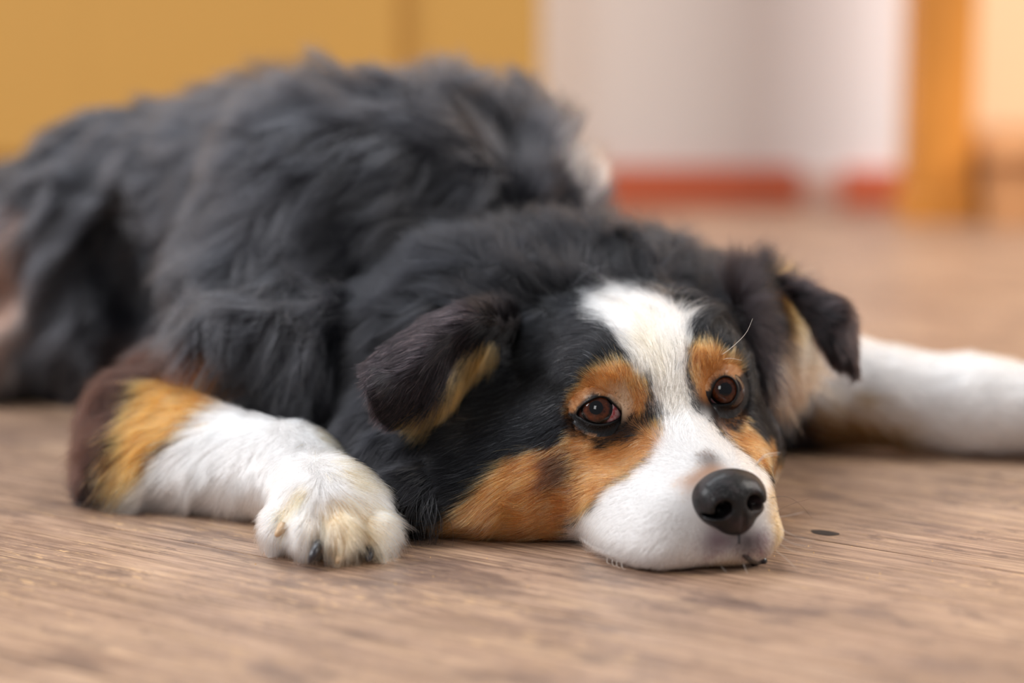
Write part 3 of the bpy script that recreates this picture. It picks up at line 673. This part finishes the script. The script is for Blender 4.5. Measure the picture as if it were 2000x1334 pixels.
def grow(name, V, F, N, count, tab, parent, K=6, rad=.00008, wave=(0, .02, 0), clump=(.0, 500), dens=None, mask=None, colf=None, dirf=None, wscale=.02, frizz=.12, lenv=.25, seed=1, cvar=.16, mat=None):
    r_ = np.random.default_rng(seed)
    a, b_, c, d = (V[F[:, k]] for k in range(4)); ar = .5 * np.linalg.norm(np.cross(c - a, d - b_), axis=1)
    fc = (a + b_ + c + d) / 4; wt = ar * (dens(fc, unit(np.cross(c - a, d - b_)), F) if dens else 1.0)
    fi = r_.choice(len(F), size=count, p=wt / wt.sum()); u = r_.random((count, 1)); v = r_.random((count, 1)); f = F[fi]
    bl = lambda A: A[f[:, 0]] * (1 - u) * (1 - v) + A[f[:, 1]] * u * (1 - v) + A[f[:, 2]] * u * v + A[f[:, 3]] * (1 - u) * v
    p = bl(V); n = unit(bl(N)); x, y = proj(p)
    if mask is not None: k = mask(p, x, y); p, n, x, y, f = p[k], n[k], x[k], y[k], f[k]; u, v = u[k], v[k]
    cnt = len(p)
    if dirf is None:
        D, Ln, Lf = arrows(tab, x, y); Ln = Ln / 1000.; t = D[:, :1] * RTV - D[:, 1:2] * UPV
    else: t, Ln, Lf = dirf(p, n, x, y, f, u, v)
    W1 = Wob(wscale, seed=seed + 11); W2 = Wob(wscale * 1.3, seed=seed + 12)
    t = unit(t) + wave[0] * W1.vec(p); t = t - n * (t * n).sum(1, keepdims=True); t = unit(t) + frizz * r_.normal(size=(cnt, 3)); t = unit(t - n * (t * n).sum(1, keepdims=True))
    bn = np.cross(n, t); Ln = Ln * np.clip(1 + lenv * r_.normal(size=cnt), .35, 1.6); el = np.clip(Lf * (1 + .25 * r_.normal(size=cnt)), .03, 1.4)
    Q = np.zeros((cnt, K, 3)); Q[:, 0] = p - n * .0004; cur = Q[:, 0].copy(); ph = W2(p) * 3; curl = wave[2]
    for k in range(1, K):
        s_ = k / (K - 1); a_ = el * (1.15 - .95 * s_); side = curl * np.sin(ph + s_ * wave[1])
        dr = t * np.cos(a_)[:, None] + n * np.sin(a_)[:, None] + bn * side[:, None]
        cur = cur + unit(dr) * (Ln / (K - 1))[:, None]; Q[:, k] = cur
    if clump[0] > 0:
        ns = min(clump[1], cnt); sd = r_.choice(cnt, ns, replace=False); kd = KDTree(ns)
        for i, j in enumerate(sd): kd.insert(p[j], i)
        kd.balance(); near = np.array([sd[kd.find(q)[1]] for q in p]); cs = clump[0] * r_.uniform(.6, 1.1, cnt)
        far = np.linalg.norm(p - p[near], axis=1) > Ln * 1.2; cs[far] *= .3
        for k in range(1, K): s_ = (k / (K - 1)) ** 1.4; Q[:, k] += (Q[near, k] - Q[:, k]) * (cs * s_)[:, None]
    Q[..., 2] = np.maximum(Q[..., 2], .0006)
    C = colf(p, x, y, f, u, v) if colf else colour(p, region(p)); C = C * np.exp(cvar * r_.normal(size=(cnt, 1)))
    return fur_object(name, Q, C, rad, parent, mat)
def fur_object(name, Q, C, rad, parent, mat=None):
    cnt, K = Q.shape[:2]; hc = bpy.data.hair_curves.new(name); hc.add_curves([K] * cnt)
    hc.attributes['position'].data.foreach_set('vector', Q.astype(np.float32).ravel())
    ra = hc.attributes.get('radius') or hc.attributes.new('radius', 'FLOAT', 'POINT')
    tp = np.linspace(1, 0, K) ** .6 * .9 + .12; ra.data.foreach_set('value', (np.broadcast_to(rad, cnt)[:, None] * tp[None]).astype(np.float32).ravel())
    ca = hc.attributes.new('coat', 'FLOAT_COLOR', 'CURVE'); ca.data.foreach_set('color', np.concatenate([np.clip(C, .0005, .93), np.ones((cnt, 1))], 1).astype(np.float32).ravel())
    hc.materials.append(mat or MF); o = bpy.data.objects.new(name, hc); COL.objects.link(o); child(o, parent)
    if parent is not dog: o.matrix_parent_inverse = parent.matrix_parent_inverse.inverted() @ Matrix.Identity(4) if False else Matrix.Identity(4)
    tag(o, kind='stuff'); return o

#  px, py, dx, dy, length mm, lift
HEAD_T = [(1330, 930, -.9, -.2, 3, .30), (1250, 1000, -1, .15, 5, .30), (1180, 1060, -.9, .45, 7, .35), (1300, 1080, -.5, .8, 4, .3), (1400, 1060, -.2, 1, 3, .3), (1450, 1050, .2, 1, 3, .3), (1510, 1040, .5, .8, 4, .35),
    (1390, 880, -.3, -1, 3, .25), (1330, 820, -.25, -1, 5, .28), (1310, 740, -.1, -1, 7, .3), (1260, 650, -.25, -1, 10, .35), (1200, 580, -.6, -.8, 14, .45), (1290, 580, .0, -1, 14, .5), (1360, 610, .5, -.85, 13, .45), (1480, 890, .6, -.5, 4, .3),
    (1220, 860, -.8, .3, 6, .25), (1130, 860, -.9, .5, 6, .25), (1060, 900, -.9, .45, 9, .28), (960, 980, -.85, .55, 13, .3), (900, 1040, -.95, .3, 14, .3), (1060, 1020, -.9, .35, 10, .28), (1120, 960, -.95, .3, 8, .26),
    (1180, 735, -.7, -.7, 6, .3), (1120, 770, -.9, .2, 6, .25), (1245, 750, .0, -1, 6, .35), (1262, 800, .1, -1, 5, .3), (1215, 780, -.2, -.6, 4, .5),
    (1080, 800, -.95, .35, 8, .22), (1010, 760, -.8, .7, 11, .22), (1090, 700, -1, .0, 9, .22), (1150, 640, -.9, -.4, 11, .25), (1040, 640, -1, .1, 12, .25), (1050, 850, -.9, .5, 9, .22), (990, 850, -.8, .7, 13, .25),
    (1365, 700, .0, -1, 6, .3), (1420, 700, .5, -.8, 6, .3), (1450, 760, .95, -.2, 6, .25), (1470, 700, .9, -.4, 9, .3), (1460, 640, .6, -.8, 13, .35), (1410, 800, .4, .6, 3, .25), (1450, 820, .8, .4, 6, .3), (1490, 880, .8, .4, 8, .35), (1340, 780, -.1, -1, 4, .3),
    (1100, 580, -.6, -.8, 16, .4), (1000, 580, -.9, -.3, 16, .35), (1410, 560, .5, -.9, 16, .45)]
NECK_T = [(1300, 470, .3, -.9, 26, .45), (1150, 430, -.1, -1, 28, .5), (1000, 460, -.5, -.9, 28, .5), (880, 530, -.8, -.5, 28, .45), (760, 640, -.7, .5, 28, .4), (700, 750, -.5, .9, 28, .35), (760, 880, -.4, 1, 26, .3), (840, 960, -.5, .9, 24, .25), (900, 850, -.5, .9, 28, .25), (860, 720, -.7, .7, 26, .3),
    (900, 1000, -.6, .8, 18, .2), (780, 1000, -.2, 1, 18, .2), (1400, 560, .6, -.7, 22, .45), (1500, 700, .8, .4, 24, .35), (1540, 820, .5, .9, 24, .3), (1200, 520, 0, -1, 22, .4), (1050, 520, -.4, -.9, 24, .4), (930, 900, -.6, .8, 20, .2)]
BODY_T = [(700, 160, -.7, -.3, 30, .5), (850, 160, -.2, -.8, 30, .55), (600, 130, -.8, -.4, 36, .75), (1000, 230, .2, -.7, 30, .5), (1150, 350, .3, -.8, 26, .5), (1250, 420, .5, -.6, 26, .45), (900, 300, -.7, .5, 32, .45), (750, 350, -.8, .6, 34, .45), (600, 350, -.7, .8, 34, .4), (700, 550, -.6, .9, 32, .4), (560, 600, -.4, 1, 32, .35),
    (450, 600, -.5, .9, 30, .35), (450, 300, -.9, .5, 28, .35), (250, 280, -1, .3, 20, .25), (100, 310, -1, .3, 16, .25), (300, 500, -.6, .9, 26, .28), (150, 500, -.6, .9, 22, .25), (100, 700, -.6, .7, 28, .25), (20, 600, -.4, 1, 26, .3), (600, 750, -.1, 1, 30, .3), (520, 780, -.2, 1, 26, .3), (400, 740, -.5, .9, 24, .3)]
LEG_T = [(200, 850, -.5, .7, 18, .3), (300, 760, -.5, .5, 17, .3), (350, 700, -.6, .2, 18, .35), (300, 950, -.6, .7, 22, .25), (400, 900, -.6, .6, 14, .3), (400, 980, -.6, .6, 16, .25), (500, 840, -.4, .6, 9, .3), (600, 830, .1, .8, 7, .3), (560, 930, -.2, .9, 8, .35), (650, 900, .4, .8, 9, .4),
    (520, 1000, -.5, .8, 8, .4), (560, 1060, -.2, 1, 8, .35), (620, 980, -.1, 1, 10, .35), (690, 970, .5, .7, 12, .45), (740, 1010, .9, .6, 13, .5), (730, 1060, .4, .9, 14, .4), (680, 1050, -.2, 1, 13, .35), (640, 1050, .2, 1, 11, .35), (600, 1050, -.2, 1, 11, .3)]
RLEG_T = [(1560, 760, .9, .3, 16, .35), (1640, 740, 1, .1, 12, .35), (1700, 850, .9, .5, 14, .3), (1850, 820, 1, .2, 10, .35), (1980, 780, 1, .1, 10, .4), (1980, 880, 1, .3, 9, .35), (1600, 860, .6, .6, 18, .25)]
def facing(fc, nf, F):
    v = unit(CAMP - fc); d = (nf * v).sum(1); return np.where(d > -.25, 1.0, .22) * np.where(fc[:, 2] < .004, .15, 1)
def regmask(k):
    rv = VR
    def f(fc, nf, F): return facing(fc, nf, F) * np.isin(rv[F[:, 0]], k)
    return f
def in_nose(p):
    q = (p - NC) @ NAX.T; return ((q[:, 0] / .014) ** 2 + (q[:, 1] / .0165) ** 2 + (q[:, 2] / .0125) ** 2) < 1
def eye_near(x, y):
    d = np.full(len(x), 1e9)
    for e in EYES: q = pdist(x, y, e['poly']); q[inpoly(x, y, e['poly'])] = 0; d = np.minimum(d, q)
    return d
def head_mask(p, x, y): return (eye_near(x, y) > 9) & ~in_nose(p)
def head_dir(p, n, x, y, f, u, v):
    D, L_, lf = arrows(HEAD_T, x, y); L_ = L_ / 1000; d = eye_near(x, y); k = np.clip((40 - d) / 33, 0, 1)
    E_ = np.zeros_like(D); best = np.full(len(x), 1e9)
    for e in EYES:
        c = e['poly'].mean(0); q = np.hypot(x - c[0], y - c[1]); m = q < best; best[m] = q[m]; E_[m] = np.stack([x - c[0], y - c[1]], -1)[m]
    D = D * (1 - k[:, None] * .6) + unit(E_) * (k * .6)[:, None]; L_ = L_ * (1 - .72 * k)
    dn = np.linalg.norm(p - NC, axis=1); L_ = L_ * np.clip((dn - .008) / .02, .35, 1)
    return D[:, :1] * RTV - D[:, 1:2] * UPV, L_, lf * (1 - .3 * k)
def head_col(p, x, y, f, u, v):
    C = paint(p, PATCH, (11, 11, 13)); d = eye_near(x, y); dkk = C.sum(1) < .03; gh = dkk & (rng.random(len(p)) < .05); C[gh] = lin(98, 98, 104)  # a few black hairs turned pale grey as painted glints
    gh = (C[:, 0] > .2) & (C[:, 2] < .2) & (rng.random(len(p)) < .07); C[gh] = lin(232, 208, 180)
    gh = (x < 1420) & (x > 1190) & (y < 700) & (C[:, 2] > .5) & (rng.random(len(p)) < 2); C[gh] = lin(214, 208, 203)
    m = d + rng.normal(size=len(p)) * 3 < np.where(y > np.where(x > 1330, 764, 806), 19, 3.5); C[m] = lin(22, 20, 22); return C
grow('fur', BV, BF, BN, 190000, HEAD_T, body, K=6, rad=.000068, wave=(.16, 0, 0), clump=(.25, 9000), dens=regmask([2]), mask=head_mask, dirf=head_dir, colf=head_col, seed=21, cvar=.28)['label'] = 'short dense fur of the face'
for e in EYES:
    ld, V, F = e['lid']; N = vnormals(V, F); x_, y_ = proj(V); lc = sum(head_col(V, x_, y_, 0, 0, 0) for _ in range(12)) / 12 * .8; lc[:72 * 4] = lin(9, 8, 9)
    a = ld.data.attributes.new('coat', 'FLOAT_COLOR', 'POINT'); a.data.foreach_set('color', np.concatenate([lc, np.ones((len(lc), 1))], 1).ravel().astype(np.float32))
    if (N * (CAMP - V)).sum() < 0: F = F[:, ::-1].copy(); N = -N
    grow('fur', V, F, N, 9000, None, ld, K=5, rad=.00007, clump=(.2, 900), dens=lambda fc, nf, F: (F.min(1) // 72 >= 3) * 1.0, mask=lambda p, x, y: eye_near(x, y) > 2.5, dirf=head_dir, colf=head_col, seed=40)
grow('fur', BV, BF, BN, 60000, NECK_T, body, K=9, rad=.00011, wave=(.28, 5, .35), clump=(.55, 2600), dens=regmask([1]), seed=22, mat=fur_mat(1.42, .32))['label'] = 'long black fur of the ruff'
grow('fur', BV, BF, BN, 60000, BODY_T, body, K=9, rad=.00017, wave=(.30, 4, .30), clump=(.6, 700), dens=regmask([0]), seed=23, wscale=.035, mat=MB_)['label'] = 'long wavy black fur of the back and flank'
grow('fur', BV, BF, BN, 70000, LEG_T, body, K=6, rad=.00009, wave=(.2, 3, .15), clump=(.45, 4000), dens=regmask([3]), seed=24)['label'] = 'white and tan fur of the near foreleg'
grow('fur', BV, BF, BN, 25000, RLEG_T, body, K=6, rad=.00014, wave=(.2, 3, .15), clump=(.4, 1500), dens=regmask([4]), seed=25)['label'] = 'white fur of the far foreleg'
E_T1 = [(980, 620, -1, .0, 11, .2), (900, 640, -1, .35, 11, .2), (820, 700, -.8, .5, 10, .18), (760, 760, -.6, .8, 8, .18), (735, 720, -.8, .6, 6, .2), (740, 800, -.5, .8, 6, .2), (800, 800, -.6, .7, 7, .2), (900, 730, -.6, .9, 16, .22), (940, 690, -.5, 1, 16, .22), (860, 800, -.5, 1, 19, .22)]
def uvof(E, f, u, v):
    A = E[3]; return A[f[:, 0]] * (1 - u) * (1 - v) + A[f[:, 1]] * u * (1 - v) + A[f[:, 2]] * u * v + A[f[:, 3]] * (1 - u) * v
def ear1_col(p, x, y, f, u, v):
    q = uvof(E1, f, u, v); C = np.tile(lin(22, 18, 20), (len(p), 1)); m = (q[:, 1] + rng.normal(size=len(p)) * .04 > .64) & (q[:, 0] < .88) & (q[:, 0] > .12); C[m] = lin(186, 130, 76)
    m2 = (~m) & (rng.random(len(p)) < .13); C[m2] = lin(96, 74, 78); C[(q[:, 0] < .22) & ~m] = lin(18, 16, 18); return C
grow('fur', E1[0], E1[1], E1[2], 26000, E_T1, ear1, K=7, rad=.00009, wave=(.2, 3, .15), clump=(.45, 1500), colf=ear1_col, seed=26)
E_T2 = [(1440, 540, .4, -.9, 22, .5), (1480, 520, .3, -1, 24, .6), (1500, 600, .9, .3, 22, .3), (1540, 700, .7, .7, 24, .3), (1500, 740, .5, .9, 26, .3), (1580, 600, .8, .5, 14, .3)]
def ear2_col(p, x, y, f, u, v):
    C = np.tile(lin(24, 20, 22), (len(p), 1)); xx = x + rng.normal(size=len(p)) * 8; yy = y + rng.normal(size=len(p)) * 8
    m = inpoly(xx, yy, [(1490, 560), (1530, 570), (1585, 640), (1590, 720), (1540, 740), (1490, 700)]); C[m] = lin(206, 178, 152)
    m = inpoly(xx, yy, [(1490, 550), (1525, 560), (1540, 600), (1500, 620)]); C[m] = lin(190, 130, 72)
    m = inpoly(xx, yy, [(1490, 690), (1590, 700), (1570, 860), (1500, 860)]) & (rng.random(len(p)) < .7); C[m] = lin(140, 98, 70); return C
grow('fur', E2[0], E2[1], E2[2], 14000, E_T2, ear2, K=7, rad=.00011, wave=(.2, 3, .2), clump=(.55, 700), colf=ear2_col, seed=27)
E_T3 = [(1540, 570, .8, -.1, 12, .35), (1620, 590, .9, .4, 10, .3), (1650, 650, .3, 1, 10, .25), (1610, 660, .4, 1, 10, .25), (1665, 710, .1, 1, 7, .2)]
grow('fur', E3[0], E3[1], E3[2], 12000, E_T3, ear2, K=6, rad=.0001, wave=(.2, 3, .2), clump=(.45, 800), colf=lambda p, x, y, f, u, v: np.where((rng.random(len(p)) < .25)[:, None], lin(70, 48, 46), lin(24, 22, 24)), seed=28)

# whiskers and a few stray hairs
wm = simple('whisker_light', lin(235, 225, 215), .4); wd = simple('whisker_dark', lin(50, 36, 30), .4)
def whisker(ctrl, r, mat):
    pts = crv([P(*q) for q in ctrl], 12); V, F = tube(pts, r * np.linspace(1, .25, 12), 5); dobj('whisker', V, F, mat)
whisker([(1398, 700, 1.170), (1425, 682, 1.155), (1456, 652, 1.150), (1470, 622, 1.150)], .00018, wm)
whisker([(1392, 712, 1.170), (1420, 700, 1.158), (1450, 704, 1.155)], .00012, wm)
whisker([(1474, 910, 1.105), (1492, 890, 1.10), (1510, 885, 1.10), (1525, 884, 1.10)], .00022, wm)
whisker([(1476, 908, 1.105), (1495, 893, 1.10), (1522, 888, 1.10)], .00018, wm)
whisker([(1506, 972, 1.10), (1535, 970, 1.105), (1562, 985, 1.11), (1586, 1012, 1.115)], .00012, wd)
whisker([(1516, 1000, 1.10), (1545, 985, 1.11), (1580, 975, 1.115)], .0001, wd)
for a, b_, c in (((1520, 1010), (1545, 1006), (1570, 1000)), ((1520, 1030), (1555, 1048), (1590, 1055)), ((1520, 1045), (1550, 1062), (1585, 1068)), ((1520, 1060), (1545, 1075), (1572, 1082)), ((1515, 1075), (1540, 1095), (1556, 1112)), ((1440, 1080), (1452, 1102), (1460, 1122)), ((1400, 1085), (1408, 1105), (1420, 1118))):
    whisker([(*a, 1.095), (*b_, 1.085), (*c, 1.08)], .00013, wm)
for q in range(6):
    x0 = 1166 + q * 10 + rng.uniform(-3, 3); h0 = hit(x0, 1082 + q * 2.4, bvh1)
    if h0 is None: continue
    w3 = [h0, h0 + np.array([-.0004, -.0014, -.0022]), h0 + np.array([.0004, -.0024, -.0042]), h0 + np.array([.0016, -.0028, -.0056])]
    for v_ in w3: v_[2] = max(v_[2], .0006)
    V, F = tube(crv(w3, 9), .00016 * np.linspace(1, .3, 9), 5); dobj('whisker', V, F, wm)
#END#
